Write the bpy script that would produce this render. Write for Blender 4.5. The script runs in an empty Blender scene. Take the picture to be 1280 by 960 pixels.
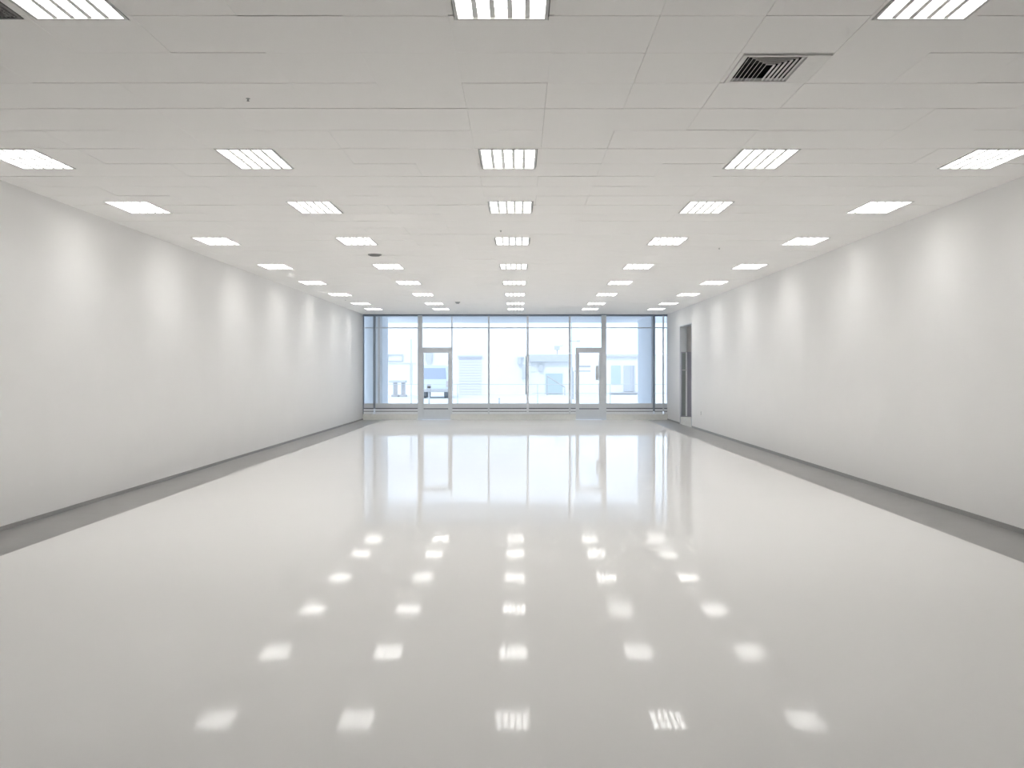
import bpy, bmesh, math, random
from mathutils import Vector, Matrix

random.seed(7)
scene = bpy.context.scene
col = scene.collection

# ------------------------------------------------------------------ dimensions
F = 1138.0                 # focal length in pixels of the 1280 wide frame
VX, VY = 648.5, 465.0      # vanishing point of the room's long axis
EYE = 1.68
CEIL = 3.71
A = CEIL - EYE
YF = 32.06                 # glazed front wall
YB = -4.0                  # wall behind the camera
XL, XR = -5.48, 5.227
S = YF / F


def wx(px): return (px - VX) * S           # on the glazed front
def wz(py): return EYE + (VY - py) * S
def at(px, py, y): return ((px - VX) * y / F, y, EYE + (VY - py) * y / F)


# ------------------------------------------------------------------ materials
def mat(name, colour, rough=0.6, metal=0.0, spec=0.5, noise=0.0, scale=20.0, bump=0.0, bscale=60.0):
    m = bpy.data.materials.new(name); m.use_nodes = True
    nt = m.node_tree; b = nt.nodes['Principled BSDF']
    b.inputs['Base Color'].default_value = (*colour, 1)
    b.inputs['Roughness'].default_value = rough
    b.inputs['Metallic'].default_value = metal
    b.inputs['Specular IOR Level'].default_value = spec
    tc = nt.nodes.new('ShaderNodeTexCoord')
    if noise > 0:
        n = nt.nodes.new('ShaderNodeTexNoise'); n.inputs['Scale'].default_value = scale
        n.inputs['Detail'].default_value = 4
        nt.links.new(tc.outputs['Object'], n.inputs['Vector'])
        r = nt.nodes.new('ShaderNodeValToRGB')
        r.color_ramp.elements[0].position = 0.3; r.color_ramp.elements[1].position = 0.7
        r.color_ramp.elements[0].color = (*[c * (1 - noise) for c in colour], 1)
        r.color_ramp.elements[1].color = (*[min(1, c * (1 + noise)) for c in colour], 1)
        nt.links.new(n.outputs['Fac'], r.inputs['Fac'])
        nt.links.new(r.outputs['Color'], b.inputs['Base Color'])
    if bump > 0:
        n2 = nt.nodes.new('ShaderNodeTexNoise'); n2.inputs['Scale'].default_value = bscale
        nt.links.new(tc.outputs['Object'], n2.inputs['Vector'])
        bp = nt.nodes.new('ShaderNodeBump'); bp.inputs['Strength'].default_value = bump
        bp.inputs['Distance'].default_value = 0.01
        nt.links.new(n2.outputs['Fac'], bp.inputs['Height'])
        nt.links.new(bp.outputs['Normal'], b.inputs['Normal'])
    return m


def emit(name, colour, strength):
    m = bpy.data.materials.new(name); m.use_nodes = True
    nt = m.node_tree; nt.nodes.clear()
    e = nt.nodes.new('ShaderNodeEmission'); o = nt.nodes.new('ShaderNodeOutputMaterial')
    e.inputs['Color'].default_value = (*colour, 1); e.inputs['Strength'].default_value = strength
    nt.links.new(e.outputs[0], o.inputs['Surface'])
    return m


def glass(name, tint=(0.97, 0.99, 1.0)):
    m = bpy.data.materials.new(name); m.use_nodes = True
    nt = m.node_tree; nt.nodes.clear()
    o = nt.nodes.new('ShaderNodeOutputMaterial')
    t = nt.nodes.new('ShaderNodeBsdfTransparent'); t.inputs['Color'].default_value = (*tint, 1)
    g = nt.nodes.new('ShaderNodeBsdfGlossy'); g.inputs['Roughness'].default_value = 0.02
    fr = nt.nodes.new('ShaderNodeFresnel'); fr.inputs['IOR'].default_value = 1.45
    mx = nt.nodes.new('ShaderNodeMixShader')
    nt.links.new(fr.outputs[0], mx.inputs['Fac'])
    nt.links.new(t.outputs[0], mx.inputs[1]); nt.links.new(g.outputs[0], mx.inputs[2])
    nt.links.new(mx.outputs[0], o.inputs['Surface'])
    return m


def floor_material():
    m = mat('polished_floor_coating', (0.83, 0.822, 0.81), rough=0.07, spec=0.033)
    nt = m.node_tree; b = nt.nodes['Principled BSDF']
    tc = nt.nodes.new('ShaderNodeTexCoord')
    n = nt.nodes.new('ShaderNodeTexNoise'); n.inputs['Scale'].default_value = 0.9; n.inputs['Detail'].default_value = 2
    nt.links.new(tc.outputs['Object'], n.inputs['Vector'])
    bp = nt.nodes.new('ShaderNodeBump'); bp.inputs['Strength'].default_value = 0.10
    bp.inputs['Distance'].default_value = 0.01
    nt.links.new(n.outputs['Fac'], bp.inputs['Height'])
    nt.links.new(bp.outputs['Normal'], b.inputs['Normal'])
    n2 = nt.nodes.new('ShaderNodeTexNoise'); n2.inputs['Scale'].default_value = 0.5; n2.inputs['Detail'].default_value = 5
    nt.links.new(tc.outputs['Object'], n2.inputs['Vector'])
    mr = nt.nodes.new('ShaderNodeMapRange')
    mr.inputs['From Min'].default_value = 0.3; mr.inputs['From Max'].default_value = 0.7
    mr.inputs['To Min'].default_value = 0.035; mr.inputs['To Max'].default_value = 0.075
    nt.links.new(n2.outputs['Fac'], mr.inputs['Value'])
    nt.links.new(mr.outputs['Result'], b.inputs['Roughness'])
    return m


M = dict(
    wall=mat('wall_paint', (0.855, 0.85, 0.845), 0.75, noise=0.008, scale=1.5, bump=0.05, bscale=80),
    ceil=mat('mineral_tile', (0.955, 0.945, 0.93), 0.9, noise=0.008, scale=3.0, bump=0.15, bscale=150),
    plenum=mat('plenum_grey', (0.10, 0.10, 0.10), 0.9),
    floor=floor_material(),
    border=mat('grey_floor_paint', (0.27, 0.267, 0.263), 0.33, noise=0.05, scale=4.0, spec=0.6),
    skirting=mat('grey_skirting', (0.30, 0.297, 0.292), 0.4, noise=0.03, scale=8),
    trim=mat('light_frame_metal', (0.62, 0.62, 0.61), 0.45, noise=0.02),
    louver=mat('white_louver', (0.82, 0.82, 0.80), 0.4),
    diff=emit('lamp_diffuser', (1.0, 0.985, 0.965), 17.2),
    grille=mat('vent_metal', (0.86, 0.85, 0.83), 0.5, noise=0.02),
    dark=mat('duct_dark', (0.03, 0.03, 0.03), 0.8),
    hatch=mat('dark_grille', (0.20, 0.20, 0.195), 0.6, noise=0.05),
    alu=mat('grey_aluminium', (0.66, 0.69, 0.72), 0.4, metal=0.0, noise=0.02, scale=6),
    alu_pale=mat('pale_aluminium', (0.80, 0.82, 0.85), 0.4, noise=0.02, scale=6),
    alu_dark=mat('dark_aluminium', (0.25, 0.29, 0.34), 0.4, noise=0.03, scale=6),
    gasket=mat('black_gasket', (0.10, 0.12, 0.15), 0.6),
    kerb=mat('stone_kerb', (0.74, 0.74, 0.71), 0.6, noise=0.04, scale=9),
    glass=glass('window_glass'),
    doorgrey=mat('alcove_grey', (0.55, 0.54, 0.54), 0.6, noise=0.03, scale=3),
    doorleaf=mat('door_slate', (0.36, 0.36, 0.43), 0.45, noise=0.03, scale=5),
    doorglass=mat('dim_door_glass', (0.30, 0.33, 0.33), 0.2),
    steel=mat('brushed_steel', (0.6, 0.6, 0.62), 0.3, metal=0.9),
    plastic=mat('white_plastic', (0.78, 0.78, 0.77), 0.4),
    detector=mat('grey_plastic', (0.33, 0.34, 0.34), 0.5),
    ext=mat('white_render', (0.80, 0.80, 0.79), 0.8, noise=0.02, scale=2),
    wing=mat('blue_white_render', (0.88, 0.91, 0.95), 0.7, noise=0.02, scale=2),
    street=mat('pale_paving', (0.72, 0.73, 0.74), 0.85, noise=0.04, scale=0.6),
    soffit=mat('soffit_panel', (0.84, 0.85, 0.87), 0.8, noise=0.02),
    shutter=mat('pale_shutter', (0.70, 0.69, 0.72), 0.6, noise=0.02),
    extgrey=mat('outdoor_grey', (0.46, 0.46, 0.47), 0.6, noise=0.04, scale=5),
    extpale=mat('outdoor_pale_grey', (0.56, 0.57, 0.58), 0.6, noise=0.03, scale=5),
    shopglass=mat('shop_glass', (0.50, 0.58, 0.58), 0.12),
    shopglass_b=mat('shop_glass_violet', (0.52, 0.54, 0.60), 0.12),
    van=mat('van_paint', (0.62, 0.68, 0.70), 0.25),
    vanglass=mat('van_glass', (0.38, 0.43, 0.52), 0.1),
    tyre=mat('tyre_rubber', (0.22, 0.23, 0.24), 0.8),
    lampred=mat('tail_lamp', (0.50, 0.46, 0.46), 0.3),
)


# ------------------------------------------------------------------ mesh builder
class MB:
    def __init__(self):
        self.bm = bmesh.new()

    def box(self, x0, x1, y0, y1, z0, z1, bev=0.0):
        r = bmesh.ops.create_cube(self.bm, size=1.0)
        vs = r['verts']
        for v in vs:
            v.co = Vector(((x0 + x1) / 2 + v.co.x * (x1 - x0), (y0 + y1) / 2 + v.co.y * (y1 - y0), (z0 + z1) / 2 + v.co.z * (z1 - z0)))
        if bev > 0:
            es = list({e for v in vs for e in v.link_edges})
            bmesh.ops.bevel(self.bm, geom=es, offset=bev, segments=2, affect='EDGES', profile=0.5)
        return self

    def cyl(self, p0, p1, r0, r1=None, n=16):
        p0, p1 = Vector(p0), Vector(p1); d = p1 - p0
        q = Vector((0, 0, 1)).rotation_difference(d.normalized()).to_matrix().to_4x4()
        bmesh.ops.create_cone(self.bm, cap_ends=True, segments=n, radius1=r0, radius2=r0 if r1 is None else r1,
                              depth=d.length, matrix=Matrix.Translation((p0 + p1) / 2) @ q)
        return self

    def ball(self, c, r, sx=1, sy=1, sz=1):
        bmesh.ops.create_uvsphere(self.bm, u_segments=16, v_segments=10, radius=r,
                                  matrix=Matrix.Translation(c) @ Matrix.Diagonal((sx, sy, sz, 1)))
        return self

    def prism(self, pts, axis, a0, a1):
        """pts in the two other axes; extruded along axis ('x','y','z')"""
        def mk(p, a):
            if axis == 'x': return (a, p[0], p[1])
            if axis == 'y': return (p[0], a, p[1])
            return (p[0], p[1], a)
        lo = [self.bm.verts.new(mk(p, a0)) for p in pts]
        hi = [self.bm.verts.new(mk(p, a1)) for p in pts]
        n = len(pts)
        self.bm.faces.new(lo); self.bm.faces.new(hi[::-1])
        for i in range(n):
            self.bm.faces.new((lo[i], hi[i], hi[(i + 1) % n], lo[(i + 1) % n]))
        return self

    def quad(self, a, b, c, d):
        self.bm.faces.new([self.bm.verts.new(p) for p in (a, b, c, d)])
        return self

    def build(self, name, m, parent=None, origin=None, smooth=False):
        bmesh.ops.recalc_face_normals(self.bm, faces=self.bm.faces)
        me = bpy.data.meshes.new(name)
        if parent is None:
            if origin is None:
                xs = [v.co for v in self.bm.verts]
                origin = Vector(((min(v.x for v in xs) + max(v.x for v in xs)) / 2,
                                 (min(v.y for v in xs) + max(v.y for v in xs)) / 2,
                                 min(v.z for v in xs)))
            origin = Vector(origin)
            for v in self.bm.verts: v.co -= origin
        self.bm.to_mesh(me); self.bm.free()
        me.materials.append(m)
        if smooth:
            for p in me.polygons: p.use_smooth = True
        o = bpy.data.objects.new(name, me); col.objects.link(o)
        if parent is not None:
            o.parent = parent
        else:
            o.location = origin
        return o


def tag(o, label, cat, group=None, kind=None):
    o['label'] = label; o['category'] = cat
    if group: o['group'] = group
    if kind: o['kind'] = kind
    return o


def thing(name, label, cat, loc=(0, 0, 0), group=None, kind=None, rz=0.0):
    o = bpy.data.objects.new(name, None); o.empty_display_size = 0.2
    col.objects.link(o); o.location = loc; o.rotation_euler.z = rz
    return tag(o, label, cat, group, kind)


def copy_tree(o, parent=None):
    c = o.copy(); col.objects.link(c)
    if parent is not None: c.parent = parent
    for ch in [k for k in o.children]:
        copy_tree(ch, c)
    return c


def struct(mb, name, m, label, cat):
    return tag(mb.build(name, m), label, cat, kind='structure')


# ------------------------------------------------------------------ room shell
BW_L, BW_R = 0.75, 0.78
struct(MB().box(XL + BW_L, XR - BW_R, YB, YF - 0.12, -0.12, 0.0), 'floor', M['floor'],
       'glossy off-white coated floor reflecting the ceiling lights', 'floor')
tag(MB().box(XL, XL + BW_L, YB, YF - 0.12, -0.12, 0.0).build('trim_1', M['border']),
    'grey painted border strip along the floor at the left wall', 'floor border', kind='structure')
tag(MB().box(XR - BW_R, XR, YB, YF - 0.12, -0.12, 0.0).build('trim_2', M['border']),
    'grey painted border strip along the floor at the right wall', 'floor border', kind='structure')

HT = CEIL + 0.45
struct(MB().box(XL - 0.2, XL, YB, YF + 0.1, -0.12, HT), 'wall_left', M['wall'],
       'long plain white wall on the left side of the room', 'wall')
DY0, DY1, DZ = 27.49, 29.54, 3.17
w = MB()
w.box(XR, XR + 0.2, YB, DY0, -0.12, HT)
w.box(XR, XR + 0.2, DY1, YF + 0.1, -0.12, HT)
w.box(XR, XR + 0.2, DY0, DY1, DZ, HT)
struct(w, 'wall_right', M['wall'], 'long plain white wall on the right with a tall doorway opening near its far end', 'wall')
struct(MB().box(XL - 0.2, XR + 0.2, YB - 0.2, YB, -0.12, HT), 'wall_back', M['wall'],
       'plain white wall behind the viewer', 'wall')
struct(MB().box(XL, XL + 0.015, YB, YF - 0.12, 0.0, 0.045), 'baseboard_left', M['skirting'],
       'low grey baseboard at the foot of the left wall', 'baseboard')
bb = MB()
bb.box(XR - 0.015, XR, YB, DY0 - 0.02, 0.0, 0.055)
bb.box(XR - 0.015, XR, DY1 + 0.02, YF - 0.12, 0.0, 0.045)
struct(bb, 'baseboard_right', M['skirting'], 'low grey baseboard at the foot of the right wall', 'baseboard')

# roof slab over the plenum
struct(MB().box(XL - 0.2, XR + 0.2, YB - 0.2, YF + 0.1, HT, HT + 0.2), 'trim_3', M['plenum'],
       'roof slab hidden above the tiled ceiling', 'roof slab')

# ------------------------------------------------------------------ ceiling lights: where they hang
COLS = [-4.69, -2.513, -0.10, 2.304, 4.446]
ROWS = [4.84, 8.695, 11.24, 14.14, 17.55, 20.75, 23.9, 27.05, 29.4]
LW, LL = 0.495, 0.77                   # opening
FW, FL = LW + 0.04, LL + 0.04         # frame
rects = []
for ri, y in enumerate(ROWS):
    for ci, x in enumerate(COLS):
        if ri == 0 and ci in (0, 4): continue
        rects.append((x - FW / 2 - 0.006, x + FW / 2 + 0.006, y - FL / 2 - 0.006, y + FL / 2 + 0.006))
VENT = (1.435, 2.015, 5.80, 6.39)
HATCH = (-3.43, -2.84, 4.68, 5.24)
rects.append(VENT); rects.append(HATCH)

# ------------------------------------------------------------------ tiled ceiling with real joints
ylines = [5.19, 5.79, 6.40, 7.02, 7.65, 8.28, 8.88, 9.45, 9.96, 10.5, 11.08, 11.67, 12.26, 12.83]
while ylines[-1] < YF - 0.1: ylines.append(ylines[-1] + 0.6)
ylines[-1] = YF - 0.06
while ylines[0] > YB: ylines.insert(0, ylines[0] - 0.6)
ylines[0] = YB
xlines = [-0.10 + 0.3015 + 0.603 * k for k in range(-10, 10)]
xlines = [x for x in xlines if XL + 0.08 < x < XR - 0.08]
xlines = [XL] + xlines + [XR]


def subtract(r, c):
    x0, x1, y0, y1 = r; a0, a1, b0, b1 = c
    if a1 <= x0 or a0 >= x1 or b1 <= y0 or b0 >= y1: return [r]
    out = []
    if b0 > y0: out.append((x0, x1, y0, b0))
    if b1 < y1: out.append((x0, x1, b1, y1))
    lo, hi = max(y0, b0), min(y1, b1)
    if a0 > x0: out.append((x0, a0, lo, hi))
    if a1 < x1: out.append((a1, x1, lo, hi))
    return out


rng = random.Random(21)
ceil_mb = MB()
TT = 0.018
jnear = sum(1 for y in ylines if y < 6.5)
for j in range(len(ylines) - 1):
    rowgap = rng.choice([0.005, 0.006, 0.009, 0.012])
    for i in range(len(xlines) - 1):
        gy = max(0.0015, rowgap + rng.uniform(-0.003, 0.006))
        if rng.random() < 0.12: gy = 0.018
        gx = rng.choice([0.0004, 0.0005, 0.0006, 0.0008]) if rng.random() < 0.94 else 0.004
        if j < jnear and 1.0 < xlines[i + 1] < 2.5: gx = 0.004
        dz = rng.uniform(0, 0.002)
        x0, x1, y0, y1 = xlines[i] + gx / 2, xlines[i + 1] - gx / 2, ylines[j], ylines[j + 1] - gy
        parts = [(x0, x1, y0, y1)]
        for c in rects:
            nxt = []
            for p in parts: nxt += subtract(p, c)
            parts = nxt
        for p in parts:
            if p[1] - p[0] > 0.004 and p[3] - p[2] > 0.004:
                ceil_mb.box(p[0], p[1], p[2], p[3], CEIL - dz, CEIL - dz + TT)
struct(ceil_mb, 'ceiling', M['ceil'], 'off-white suspended ceiling of square mineral tiles with thin dark joints', 'ceiling')

# ------------------------------------------------------------------ ceiling lights
cn = ['outermost column along the left wall', 'column left of the middle', 'middle column',
      'column right of the middle', 'outermost column along the right wall']
rn = ['nearest row', 'second row from the viewer', 'third row from the viewer', 'fourth row from the viewer',
      'fifth row from the viewer', 'sixth row from the viewer', 'third row from the glass front',
      'second row from the glass front', 'row closest to the glass front']


def make_light():
    r = thing('ceiling_light', 'x', 'ceiling light', group='recessed ceiling lights')
    f = MB()
    z0, z1 = -0.004, 0.075
    for s in (-1, 1):
        f.box(min(s * LW / 2, s * FW / 2), max(s * LW / 2, s * FW / 2), -FL / 2, FL / 2, z0, z1, 0.002)
        f.box(-LW / 2, LW / 2, min(s * LL / 2, s * FL / 2), max(s * LL / 2, s * FL / 2), z0, z1, 0.002)
    f.build('frame', M['trim'], r)
    h = MB()
    h.box(-FW / 2, FW / 2, -FL / 2, FL / 2, 0.075, 0.13, 0.004)
    h.build('housing', M['trim'], r)
    d = MB()
    d.box(-LW / 2, LW / 2, -LL / 2, LL / 2, 0.063, 0.075)
    d.build('diffuser', M['diff'], r)
    l = MB()
    for k in range(1, 5):
        x = -LW / 2 + LW * k / 5
        l.prism([(x - 0.015, 0.004), (x + 0.015, 0.004), (x + 0.003, 0.062), (x - 0.003, 0.062)], 'y', -LL / 2, LL / 2)
    for yy in (0.0,):
        l.prism([(yy - 0.018, 0.0045), (yy + 0.018, 0.0045), (yy + 0.003, 0.0615), (yy - 0.003, 0.0615)], 'x', -LW / 2, LW / 2)
    l.build('louver', M['louver'], r)
    return r


proto = None
for ri, y in enumerate(ROWS):
    for ci, x in enumerate(COLS):
        if ri == 0 and ci in (0, 4): continue
        if proto is None:
            proto = make_light(); o = proto
        else:
            o = copy_tree(proto)
        o.location = (x, y, CEIL)
        o['label'] = 'glowing louvred ceiling light, ' + rn[ri] + ', ' + cn[ci]

# ------------------------------------------------------------------ air vent
v = thing('ceiling_vent', 'square white metal air vent with angled dark slats in the ceiling at upper right', 'air vent',
          ((VENT[0] + VENT[1]) / 2, (VENT[2] + VENT[3]) / 2, CEIL))
vw, vl = (VENT[1] - VENT[0]) / 2 - 0.006, (VENT[3] - VENT[2]) / 2 - 0.006
gx0, gx1, gy0, gy1 = -vw + 0.03, vw - 0.15, -vl + 0.045, vl - 0.035
f = MB()
f.box(-vw, gx0, -vl + 0.02, vl, -0.006, 0.02, 0.002)
f.box(gx1, vw, -vl + 0.02, vl, -0.006, 0.02, 0.002)
f.box(gx0, gx1, -vl + 0.02, gy0, -0.006, 0.02, 0.002)
f.box(gx0, gx1, gy1, vl, -0.006, 0.02, 0.002)
f.build('frame', M['grille'], v)
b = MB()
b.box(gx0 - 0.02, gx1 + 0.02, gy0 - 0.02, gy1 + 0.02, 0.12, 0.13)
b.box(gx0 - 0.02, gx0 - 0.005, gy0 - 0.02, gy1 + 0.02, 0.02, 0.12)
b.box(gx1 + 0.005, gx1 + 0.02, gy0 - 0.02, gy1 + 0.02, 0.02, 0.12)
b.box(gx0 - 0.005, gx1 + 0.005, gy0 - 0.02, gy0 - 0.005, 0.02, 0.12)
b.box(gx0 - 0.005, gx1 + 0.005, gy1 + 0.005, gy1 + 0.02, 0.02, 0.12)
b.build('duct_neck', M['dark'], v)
cx = (gx0 + gx1) / 2
n = 6
for k in range(n):                       # concentric mitred slats, open towards the room
    a0 = 0.014 + k * (gx1 - gx0) / 2 / (n + 0.6)
    l0, r0, t0, b0 = gx0 + a0, gx1 - a0, gy1, gy0 + a0
    s = MB(); tk = 0.004; lean = 0.006; zh = 0.006
    s.prism([(l0, -0.002), (l0 + tk, -0.002), (l0 + tk + lean, zh), (l0 + lean, zh)], 'y', b0, t0)
    s.prism([(r0, -0.002), (r0 - tk, -0.002), (r0 - tk - lean, zh), (r0 - lean, zh)], 'y', b0, t0)
    s.prism([(b0, -0.002), (b0 + tk, -0.002), (b0 + tk + lean, zh), (b0 + lean, zh)], 'x', l0, r0)
    s.build('slat', M['grille'], v)

# dark return grille beside the first left lamp
g = thing('return_grille', 'dark grey return air grille at the top left corner beside the nearest lamp', 'air grille',
          ((HATCH[0] + HATCH[1]) / 2, (HATCH[2] + HATCH[3]) / 2, CEIL))
hw, hl = (HATCH[1] - HATCH[0]) / 2 - 0.006, (HATCH[3] - HATCH[2]) / 2 - 0.006
f = MB()
for s in (-1, 1):
    f.box(min(s * hw, s * (hw - 0.02)), max(s * hw, s * (hw - 0.02)), -hl, hl, -0.004, 0.02, 0.002)
    f.box(-hw + 0.02, hw - 0.02, min(s * hl, s * (hl - 0.02)), max(s * hl, s * (hl - 0.02)), -0.004, 0.02, 0.002)
f.build('frame', M['hatch'], g)
c = MB()
for k in range(1, 24):
    x = -hw + 0.02 + (2 * hw - 0.04) * k / 24
    c.box(x - 0.004, x + 0.004, -hl + 0.02, hl - 0.02, 0.0, 0.014)
    y = -hl + 0.02 + (2 * hl - 0.04) * k / 24
    c.box(-hw + 0.02, hw - 0.02, y - 0.004, y + 0.004, 0.0005, 0.0135)
c.build('core', M['hatch'], g)
MB().box(-hw, hw, -hl, hl, 0.03, 0.04).build('backing', M['dark'], g)

# ------------------------------------------------------------------ small ceiling fittings
def ceil_pt(px, py):
    y = F * A / (VY - py)
    return ((px - VX) * y / F, y, CEIL)


def detector(px, py, r, label):
    p = ceil_pt(px, py)
    t = thing('smoke_detector', label, 'smoke detector', p)
    MB().cyl((0, 0, -0.015), (0, 0, 0.0), r).build('base', M['detector'], t)
    MB().cyl((0, 0, -0.05), (0, 0, -0.015), r * 0.55, r * 0.85).build('sensor_head', M['detector'], t)
    return t


def sprinkler(px, py, label):
    p = ceil_pt(px, py)
    t = thing('ceiling_sprinkler', label, 'sprinkler', p, group='ceiling sprinklers')
    MB().cyl((0, 0, -0.003), (0, 0, 0.002), 0.016).build('escutcheon', M['detector'], t)
    MB().cyl((0, 0, -0.018), (0, 0, -0.003), 0.005).build('stem', M['detector'], t)
    MB().cyl((0, 0, -0.021), (0, 0, -0.018), 0.010).build('deflector', M['detector'], t)
    return t


detector(572, 377.5, 0.075, 'small round smoke detector on the ceiling just before the glass front')
t = thing('ceiling_speaker', 'grey oval-looking round ceiling speaker left of middle beside a fourth row lamp', 'speaker', ceil_pt(468.5, 318))
MB().cyl((0, 0, -0.02), (0, 0, 0.0), 0.11, 0.12, 24).build('rim', M['detector'], t)
MB().cyl((0, 0, -0.028), (0, 0, -0.02), 0.085, 0.09, 24).build('mesh_cover', M['hatch'], t)
sprinkler(310, 123, 'tiny sprinkler head on the near ceiling between left and middle lamps')
sprinkler(626, 288, 'tiny sprinkler head in front of the middle lamp of the fourth row')
sprinkler(899, 310, 'tiny sprinkler head between the two right lamp columns')
sprinkler(552, 376.5, 'tiny sprinkler head beside the smoke detector near the glass front')
sprinkler(432, 375, 'tiny sprinkler head at the far left ceiling close to the wall')

# wall outlet
t = thing('wall_outlet', 'small white power outlet low on the right wall beside the doorway', 'outlet', (XR, F * XR / (876.5 - VX), 0.50))
MB().box(-0.010, 0.0, -0.045, 0.045, -0.06, 0.06, 0.003).build('cover_plate', M['plastic'], t)
for z in (-0.027, 0.027):
    MB().cyl((-0.013, 0, z), (-0.010, 0, z), 0.018).build('socket', M['detector'], t)

# ------------------------------------------------------------------ doorway alcove in the right wall
AX = XR + 1.5
al = MB()
al.box(XR + 0.2, AX, DY1 + 0.0, DY1 + 0.2, -0.12, HT)
al.box(XR + 0.2, AX, DY0 - 0.2, DY0, -0.12, HT)
al.box(AX, AX + 0.2, DY0 - 0.2, DY1 + 0.2, -0.12, HT)
al.box(XR + 0.2, AX, DY0, DY1, 3.3, HT)
struct(al, 'wall_alcove', M['doorgrey'], 'grey side walls of the recess behind the tall doorway opening', 'wall')
STEP = 0.23
struct(MB().box(XR + 0.0, AX, DY0, DY1, -0.12, STEP - 0.2).box(XR + 0.012, AX, DY0 + 0.036, DY1 - 0.036, STEP - 0.2, STEP), 'trim_4', M['kerb'],
       'pale grey step inside the right doorway opening', 'step')
jm = MB()
jm.box(XR - 0.01, XR + 0.22, DY1 - 0.035, DY1, STEP * 0 + 0.03, DZ - 0.03)
jm.box(XR - 0.01, XR + 0.22, DY0, DY0 + 0.035, 0.03, DZ - 0.03)
jm.box(XR - 0.01, XR + 0.22, DY0, DY1, DZ - 0.03, DZ)
struct(jm, 'trim_5', M['alu'], 'slim grey frame lining the tall doorway opening', 'door frame')
d = thing('door_3', 'slate grey open door leaf with a narrow glass strip in the right doorway opening', 'door',
          (XR + 0.03, DY1 - 0.036, STEP), kind='structure')
MB().box(0.0, 1.0, -0.05, 0.0, 0.0, 2.10).build('leaf', M['doorleaf'], d)
MB().box(0.02, 0.14, -0.058, -0.05, 0.05, 2.06).build('glass_strip', M['doorglass'], d)
MB().box(0.14, 0.19, -0.066, -0.05, 0.02, 2.09, 0.004).build('stile', M['alu_pale'], d)
h = MB().box(0.02, 0.16, -0.115, -0.095, 1.50, 1.53, 0.006).box(0.14, 0.16, -0.097, -0.06, 1.50, 1.53)
h.build('handle', M['steel'], d)

# ------------------------------------------------------------------ glazed front
def front_box(mb, px0, px1, py0, py1, d0, d1, bev=0.0):
    """py0 above py1; d0..d1 depth about the plane"""
    return mb.box(wx(px0), wx(px1), YF + d0, YF + d1, wz(py1), wz(py0), bev)


FLOOR_PY = VY + EYE / S
tn = [5]


def trim(mb, m, label, cat):
    tn[0] += 1
    return struct(mb, 'trim_%d' % tn[0], m, label, cat)


# head rail, kerb and vertical members
trim(MB().box(XL, XR, YF - 0.05, YF + 0.06, wz(395.4), CEIL - 0.001, 0.0), M['alu_dark'],
     'dark head rail across the top of the glass front', 'head rail')
k = MB()
for a, bb_ in ((452.0, 522.5), (563.5, 719.5), (757.7, 836.5)):
    k.box(max(XL, wx(a)), min(XR, wx(bb_)), YF - 0.12, YF + 0.10, 0.0, wz(517.5), 0.008)
trim(k, M['kerb'], 'low stone kerb under the glass front', 'kerb')

verts = [
    (452.9, 455.0, 394, 518, 'alu_dark', 'slim dark post at the far left corner of the glass front'),
    (466.8, 469.4, 394, 511, 'alu_dark', 'slim dark post between the narrow left pane and the wide left pane'),
    (522.4, 528.0, 394, FLOOR_PY, 'alu', 'thick grey mullion left of the left glass door'),
    (610.0, 612.0, 395, 517.5, 'alu', 'thin grey mullion between the left door and the middle of the front'),
    (658.3, 661.0, 395, 517.5, 'alu_pale', 'thin pale mullion at the middle of the glass front'),
    (711.0, 713.2, 395, 517.5, 'alu', 'thin grey mullion just left of the right glass door'),
    (751.6, 757.8, 394, FLOOR_PY, 'alu', 'thick grey mullion right of the right glass door'),
    (816.0, 818.4, 394, 514, 'alu_dark', 'slim dark post left of the narrow right pane'),
    (828.2, 829.8, 395, 514, 'alu', 'thin mullion dividing the narrow right pane'),
    (834.2, 836.2, 394, 518, 'alu_pale', 'slim pale post at the far right corner of the glass front'),
]
for a, b_, p0, p1, mk, lab in verts:
    m_ = MB(); front_box(m_, a, b_, p0, p1, -0.06, 0.06, 0.004)
    trim(m_, M[mk], lab, 'mullion')

wn = [0]


def window(px0, px1, label, top=395.4, low=True, jamb=None):
    wn[0] += 1
    x0, x1 = wx(px0), wx(px1)
    o = thing('window_%d' % wn[0], label, 'window', ((x0 + x1) / 2, YF, wz(517.4)), kind='structure')
    ox, oz = (x0 + x1) / 2, wz(517.4)

    def rel(mb, a0, a1, p0, p1, d0, d1):
        return mb.box(a0 - ox, a1 - ox, d0, d1, wz(p1) - oz, wz(p0) - oz)
    rel(MB(), x0, x1, 409.1, 410.4, -0.03, 0.03).build('transom', M['alu'], o)
    rel(MB(), x0, x1, 504.3, 510.0, 0.005, 0.05).build('bottom_rail', M['alu'], o)
    rel(MB(), x0, x1, 510.0, 511.2, -0.01, 0.04).build('gasket', M['gasket'], o)
    rel(MB(), x0, x1, 511.2, 513.7, -0.05, 0.05).build('sill_rail', M['alu_pale'], o)
    rel(MB(), x0, x1, 513.7, 514.5, -0.03, 0.04).build('gasket', M['gasket'], o)
    rel(MB(), x0, x1, 514.5, 517.4, -0.07, 0.05).build('sill', M['alu_pale'], o)
    if jamb:
        rel(MB(), wx(jamb[0]), wx(jamb[1]), 396, 504.3, -0.02, 0.05).build('jamb', M['alu'], o)
    rel(MB(), x0, x1, top, 504.3, 0.020, 0.028).build('glass_pane', M['glass'], o)
    return o


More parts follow.
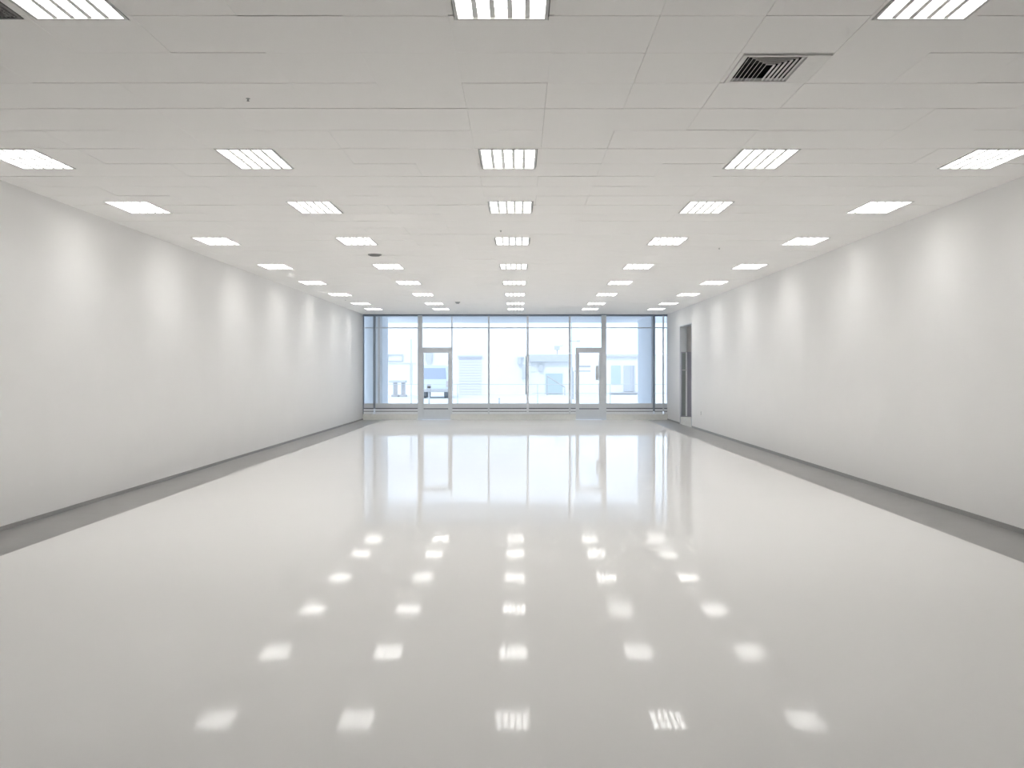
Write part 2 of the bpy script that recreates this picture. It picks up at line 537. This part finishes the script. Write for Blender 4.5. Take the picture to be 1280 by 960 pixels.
window(455.0, 466.8, 'narrow bluish pane at the far left end of the glass front')
window(469.4, 522.4, 'wide pane left of the left glass door', jamb=(472.6, 474.8))
window(565.5, 610.0, 'pane just right of the left glass door showing a pale shutter')
window(612.0, 658.3, 'pane left of the middle mullion')
window(661.0, 711.0, 'pane right of the middle mullion showing the small green window')
window(757.8, 816.0, 'wide pane right of the right glass door')
window(818.4, 828.2, 'left half of the narrow pane at the far right end')
window(829.8, 834.2, 'right sliver of the narrow pane at the far right end')


def glass_door(name, px0, px1, lst, rst, lab, handle):
    x0, x1 = wx(px0), wx(px1); ox = (x0 + x1) / 2
    o = thing(name, lab, 'door', (ox, YF, 0.0), kind='structure')

    def rel(mb, a0, a1, p0, p1, d0, d1, bev=0.0):
        return mb.box(wx(a0) - ox, wx(a1) - ox, d0, d1, wz(p1), wz(p0), bev)
    rel(MB(), px0, px1, 434.5, 441.0, -0.06, 0.06, 0.006).build('header', M['alu'], o)
    rel(MB(), px0, px1, 409.1, 410.4, -0.03, 0.03).build('transom', M['alu'], o)
    rel(MB(), px0, px1, 395.4, 434.5, 0.020, 0.028).build('fanlight', M['glass'], o)
    if lst: rel(MB(), px0, px0 + lst, 441, FLOOR_PY - 0.3, -0.045, 0.045, 0.006).build('stile', M['alu'], o)
    if rst: rel(MB(), px1 - rst, px1, 441, FLOOR_PY - 0.3, -0.045, 0.045, 0.006).build('stile', M['alu'], o)
    a, b_ = px0 + lst, px1 - rst
    rel(MB(), a, b_, 504.6, 510.3, -0.03, 0.04).build('bottom_rail', M['alu'], o)
    rel(MB(), a, b_, 510.3, 511.5, -0.02, 0.04).build('gasket', M['gasket'], o)
    rel(MB(), a, b_, 511.5, FLOOR_PY - 0.3, -0.04, 0.045, 0.004).build('kick_plate', M['alu'], o)
    rel(MB(), a, b_, 441, 504.6, 0.0, 0.008).build('glass_pane', M['glass'], o)
    if handle:
        hx = wx(handle) - ox
        h = MB().box(hx - 0.05, hx + 0.05, -0.055, -0.04, wz(475), wz(457), 0.004)
        h.cyl((hx, -0.09, wz(473)), (hx, -0.09, wz(459)), 0.016)
        h.cyl((hx, -0.09, wz(460)), (hx, -0.05, wz(460)), 0.01).cyl((hx, -0.09, wz(472)), (hx, -0.05, wz(472)), 0.01)
        h.build('pull_handle', M['alu'], o)
    return o


glass_door('door_1', 528.0, 565.5, 1.6, 5.2, 'left glass door with grey frame in the glass front', None)
glass_door('door_2', 719.5, 751.6, 4.4, 3.0, 'right glass door with grey frame and pull handle in the glass front', 746.3)
# thin bar above the left door's right stile and the short pane beside the right door
m_ = MB(); front_box(m_, 564.2, 565.6, 396, 434.5, -0.03, 0.03)
trim(m_, M['alu_pale'], 'thin pale mullion above the left glass door', 'mullion')
window(713.2, 719.5, 'very narrow pane against the left side of the right glass door')

# ------------------------------------------------------------------ outside: porch, street and buildings
tag(MB().box(-60, 60, YF + 0.10, 130, -0.3, -0.06).build('ground', M['street']), 'pale sunlit street paving outside the glass front', 'street', kind='structure')
trim(MB().box(XL - 1.5, XR + 2.0, YF + 0.12, 37.9, CEIL + 0.01, CEIL + 0.25), M['soffit'],
     'pale underside of the porch roof outside the glass front', 'porch roof')
trim(MB().box(wx(475), wx(475) - 1.0, YF + 0.5, 34.0, -0.1, CEIL + 0.01), M['wing'],
     'bluish white wing wall outside the left end of the glass front', 'wing wall')
trim(MB().box(wx(815), wx(815) + 0.14, YF + 0.15, 35.9, -0.1, CEIL + 0.01), M['wing'],
     'bluish white wing wall outside the right end of the glass front', 'wing wall')


def rng_px(px, y): return (px - VX) * y / F
def hz(py, y): return EYE + (VY - py) * y / F


GZ = -0.06
# left building
Y1 = 70.0
b = thing('building', 'tall white building with a pale shutter across the street behind the left panes', 'building', (rng_px(560, Y1), Y1, GZ))
bx = rng_px(560, Y1)
def bl(mb, p0, p1, q0, q1, d0, d1): return mb.box(rng_px(p0, Y1) - bx, rng_px(p1, Y1) - bx, d0, d1, hz(q1, Y1) - GZ, hz(q0, Y1) - GZ)
MB().box(rng_px(400, Y1) - bx, rng_px(657, Y1) - bx, 0, 8, 0, 6.8).build('wall', M['ext'], b)
s = MB()
zt, zb = hz(446.5, Y1) - GZ, 0.0
for i in range(14):
    za, zc = zb + (zt - zb) * i / 14, zb + (zt - zb) * (i + 1) / 14
    s.box(rng_px(574, Y1) - bx, rng_px(602, Y1) - bx, -0.06, 0.0, za + 0.015, zc)
s.build('roller_shutter', M['shutter'], b)
bl(MB(), 572.5, 603, 444.6, 446.6, -0.25, 0.0).build('lintel', M['extpale'], b)
bl(MB(), 470, 520, 452.6, 453.6, -0.15, 0.0).build('ledge', M['ext'], b)
fr = MB()
bl(fr, 484, 504, 442.8, 443.8, -0.12, 0.0); bl(fr, 484, 504, 451.0, 452.0, -0.12, 0.0)
bl(fr, 502.6, 504, 443.8, 451.0, -0.12, 0.0); bl(fr, 484, 485.2, 443.8, 451.0, -0.12, 0.0)
sg = fr.build('sign_frame', M['extpale'], b)
# downpipe near the right corner
bl(MB(), 652.5, 657, 455.5, 474, -0.25, 0.0).build('utility_box', M['extpale'], b)
bl(MB(), 657, 668, 456.2, 457.2, -0.12, -0.05).build('pipe', M['extpale'], b)
lm = MB()
bl(lm, 647, 651.5, 446.5, 455, -0.35, -0.05); bl(lm, 651.0, 655, 446, 448, -0.25, 0.0)
lm.build('wall_lamp', M['extpale'], b)

# right building, low with a fascia and shop windows
Y2 = 70.5
b2 = thing('building', 'low white shop building with tinted windows behind the right panes', 'building', (rng_px(740, Y2), Y2, GZ))
bx2 = rng_px(740, Y2)
def b2b(mb, p0, p1, q0, q1, d0, d1): return mb.box(rng_px(p0, Y2) - bx2, rng_px(p1, Y2) - bx2, d0, d1, hz(q1, Y2) - GZ, hz(q0, Y2) - GZ)
MB().box(rng_px(658, Y2) - bx2, rng_px(980, Y2) - bx2, 0, 8, 0, hz(443, Y2) - GZ).build('wall', M['ext'], b2)
b2b(MB(), 662, 712, 443.4, 452, -0.5, 0.0).build('fascia', M['extpale'], b2)
b2b(MB(), 757, 800, 443.2, 446, -0.3, 0.0).build('fascia', M['extpale'], b2)
wdw = b2b(MB(), 682, 703, 467, 492, -0.10, 0.0).build('window', M['shopglass'], b2)
for a, c_, mk in ((764.0, 775.5, 'shopglass'), (779.5, 792.5, 'shopglass_b')):
    b2b(MB(), a, c_, 457, 480 if mk == 'shopglass' else 489, -0.10, 0.0).build('window', M[mk], b2)
wf = MB(); b2b(wf, 789.0, 790.5, 457, 489, -0.16, -0.1); b2b(wf, 792.0, 793.2, 457, 489, -0.16, -0.1)
wf.build('window_frame', M['extpale'], b2)
b2b(MB(), 762, 797, 490.5, 492.2, -0.3, 0.0).build('plinth', M['extgrey'], b2)
b2b(MB(), 673.5, 678.5, 456, 464, -0.3, 0.0).build('meter_box', M['extpale'], b2)

# floodlight on the low building's roof edge
Y = 70.2
p = at(697, 437, Y)
t = thing('floodlight', 'small grey floodlight on the roof edge of the low building', 'floodlight', (p[0], Y + 0.8, hz(443, Y2) + 0.002))
MB().cyl((0, 0, 0), (0, 0, 0.35), 0.05).build('stalk', M['extpale'], t)
MB().box(-0.22, 0.2, -0.2, 0.12, 0.35, 0.68, 0.03).build('lamp_body', M['extpale'], t)
MB().cyl((0.1, 0, 0.6), (0.5, 0, 0.72), 0.035).build('arm', M['extpale'], t)

# parked van seen through the left door
Yv = 60.0
cxv = rng_px(543, Yv)
van = thing('van', 'pale blue-grey parked van seen from behind through the left glass door', 'van', (cxv, Yv, GZ))
W2 = 0.92
MB().prism([(-W2, 0.42), (W2, 0.42), (W2, 1.15), (W2 * 0.97, 1.25), (W2 * 0.90, 2.08), (W2 * 0.8, 2.18),
            (-W2 * 0.8, 2.18), (-W2 * 0.90, 2.08), (-W2 * 0.97, 1.25), (-W2, 1.15)], 'y', 0.0, 4.2).build('body', M['van'], van)
MB().prism([(-W2 * 0.86, 1.28), (W2 * 0.86, 1.28), (W2 * 0.80, 2.0), (-W2 * 0.80, 2.0)], 'y', -0.02, 0.0).build('rear_window', M['vanglass'], van)
MB().box(-W2, W2, -0.12, 0.0, 0.42, 0.62, 0.03).build('bumper', M['extgrey'], van)
for s_ in (-1, 1):
    MB().box(s_ * W2 - (0.14 if s_ > 0 else -0.0), s_ * W2 + (0.0 if s_ > 0 else 0.14), -0.03, 0.0, 0.75, 1.15).build('tail_lamp', M['lampred'], van)
    for yy in (0.8, 3.4):
        MB().cyl((s_ * 0.60, yy, 0.33), (s_ * 0.86, yy, 0.33), 0.33, n=24).build('wheel', M['tyre'], van)

# hanging banner on a bracket above the van (on the left building)
p = at(535.5, 440, 69.6)
t = thing('banner', 'grey tapered banner hanging on the white building above the van', 'banner', (p[0], 69.85, hz(456, 69.6)))
hgt = hz(440, 69.6) - hz(456, 69.6)
MB().prism([(-0.26, hgt), (0.26, hgt), (0.24, 0.35), (0.08, 0.0), (-0.08, 0.0), (-0.24, 0.35)], 'y', -0.05, 0.05).build('cloth', M['extpale'], t)
MB().cyl((-0.32, 0, hgt), (0.32, 0, hgt), 0.04).build('bracket', M['extgrey'], t)

# railing along the street
Yr = 45.0
rail = thing('railing', 'thin grey metal railing running along the street outside', 'railing', (0, Yr, GZ))
zt, zl = hz(480.4, Yr) - GZ, hz(491.5, Yr) - GZ
MB().cyl((rng_px(400, Yr), 0, zt), (rng_px(930, Yr), 0, zt), 0.016, n=10).build('top_rail', M['extpale'], rail)
MB().cyl((rng_px(665, Yr), 0, zl), (rng_px(930, Yr), 0, zl), 0.014, n=10).build('lower_rail', M['extpale'], rail)
for px in (430, 572, 672, 762.8, 862):
    MB().cyl((rng_px(px, Yr), 0, 0), (rng_px(px, Yr), 0, zt), 0.022, n=10).build('post', M['extpale'], rail)

# meter post in front of the van
Yp = 43.5
t = thing('parking_meter', 'grey parking meter on a thin post in front of the van', 'parking meter', (rng_px(536.3, Yp), Yp, GZ))
zz = lambda py: hz(py, Yp) - GZ
MB().cyl((0, 0, 0), (0, 0, zz(490)), 0.035).build('post', M['extpale'], t)
MB().box(-0.10, 0.10, -0.08, 0.08, zz(490), zz(482.5), 0.02).cyl((0, -0.08, zz(482.5)), (0, 0.08, zz(482.5)), 0.10).build('meter_head', M['extgrey'], t)
MB().cyl((0, 0, 0), (0, 0, 0.03), 0.09).build('base_plate', M['extgrey'], t)

# slim sign pole behind the wide left pane
Yp = 47.0
t = thing('sign_pole', 'tall thin pale pole with a narrow box behind the wide left pane', 'pole', (rng_px(514, Yp), Yp, GZ))
MB().cyl((0, 0, 0), (0, 0, hz(424, Yp) - GZ), 0.03).build('pole', M['extpale'], t)
MB().box(-0.06, 0.06, -0.06, 0.06, hz(481, Yp) - GZ, hz(454, Yp) - GZ, 0.01).build('box', M['extpale'], t)

# outdoor table
Yt = 64.0
t = thing('outdoor_table', 'grey outdoor table on two pedestal legs behind the wide left pane', 'table', (rng_px(498, Yt), Yt, GZ))
zt = hz(475.5, Yt) - GZ
MB().box(-0.62, 0.55, -0.4, 0.4, zt - 0.16, zt, 0.02).build('tabletop', M['extpale'], t)
for x in (-0.22, 0.34):
    MB().box(x - 0.13, x + 0.13, -0.12, 0.12, 0.14, zt - 0.16).box(x - 0.24, x + 0.24, -0.35, 0.35, 0.0, 0.14, 0.02).build('leg', M['extgrey'], t)

# street lamp and signpost
Yp = 48.0
t = thing('street_lamp', 'tall thin street lamp with a short arm beside the right glass door', 'street lamp', (rng_px(714.4, Yp), Yp, GZ))
MB().cyl((0, 0, 0), (0, 0, hz(400, Yp) - GZ), 0.035, 0.025).build('pole', M['extpale'], t)
za = hz(426.3, Yp) - GZ
MB().cyl((-0.08, 0, za), (0.36, 0, za), 0.022).build('arm', M['extpale'], t)
MB().box(0.28, 0.46, -0.08, 0.08, za - 0.05, za + 0.05, 0.02).build('lamp_head', M['extpale'], t)

Yp = 58.0
t = thing('street_sign', 'pale street sign board with grey edges on a post behind the right door', 'sign', (rng_px(716, Yp), Yp, GZ))
zs = lambda py: hz(py, Yp) - GZ
MB().box(-0.07, 0.07, -0.07, 0.07, 0, zs(459), 0.01).build('post', M['extgrey'], t)
MB().box(0.0, 1.12, -0.10, -0.07, zs(464.2), zs(457.0)).build('board', M['ext'], t)
MB().box(0.28, 1.12, -0.13, -0.10, zs(459), zs(457)).box(0.1, 1.12, -0.13, -0.10, zs(464.6), zs(463.2)).build('board_edge', M['extgrey'], t)

# handrail by the green window
Yp = 68.0
t = thing('handrail', 'grey sloping handrail in front of the green window', 'handrail', (rng_px(694, Yp), Yp, GZ))
a0, a1 = rng_px(684, Yp) - rng_px(694, Yp), rng_px(706, Yp) - rng_px(694, Yp)
MB().cyl((a0, 0, hz(470, Yp) - GZ), (a1, 0, hz(484, Yp) - GZ), 0.05, n=10).build('rail', M['extgrey'], t)
for x, py in ((a0, 470), (a1, 484)):
    MB().cyl((x, 0, 0), (x, 0, hz(py, Yp) - GZ), 0.035, n=10).build('post', M['extgrey'], t)

# short bollard
Yp = 49.0
t = thing('bollard', 'very small grey bollard low in the pane left of the middle mullion', 'bollard', (rng_px(624, Yp), Yp, GZ))
MB().cyl((0, 0, 0), (0, 0, 0.30), 0.045).build('post', M['extpale'], t)
MB().ball((0, 0, 0.30), 0.05).build('cap', M['extgrey'], t, smooth=True)

# ------------------------------------------------------------------ light
wd = bpy.data.worlds.new('World'); scene.world = wd; wd.use_nodes = True
bg = wd.node_tree.nodes['Background']
bg.inputs['Color'].default_value = (0.69, 0.82, 1.0, 1); bg.inputs['Strength'].default_value = 2.0
sun = bpy.data.lights.new('sun', 'SUN'); sun.energy = 0.9; sun.angle = math.radians(3); sun.color = (1.0, 0.97, 0.93)
so = bpy.data.objects.new('sun', sun); col.objects.link(so)
so.rotation_euler = Vector((0.25, 0.75, -0.65)).to_track_quat('-Z', 'Y').to_euler()
so.location = (0, 10, 20)

# ------------------------------------------------------------------ camera
cam = bpy.data.cameras.new('camera'); co = bpy.data.objects.new('camera', cam); col.objects.link(co)
co.location = (0, 0, EYE); co.rotation_euler = (math.radians(90), 0, 0)
cam.sensor_width = 36; cam.lens = 36 * F / 1280
cam.shift_x = -(VX - 640) / 1280; cam.shift_y = -(480 - VY) / 1280
cam.clip_start = 0.05; cam.clip_end = 400
scene.camera = co

vs = scene.view_settings
vs.view_transform = 'Standard'; vs.look = 'None'; vs.gamma = 1.0; vs.use_curve_mapping = False
vs.exposure = 0.0
scene.cycles.max_bounces = 12; scene.cycles.diffuse_bounces = 8
scene.cycles.transparent_max_bounces = 12
scene.cycles.use_denoising = True
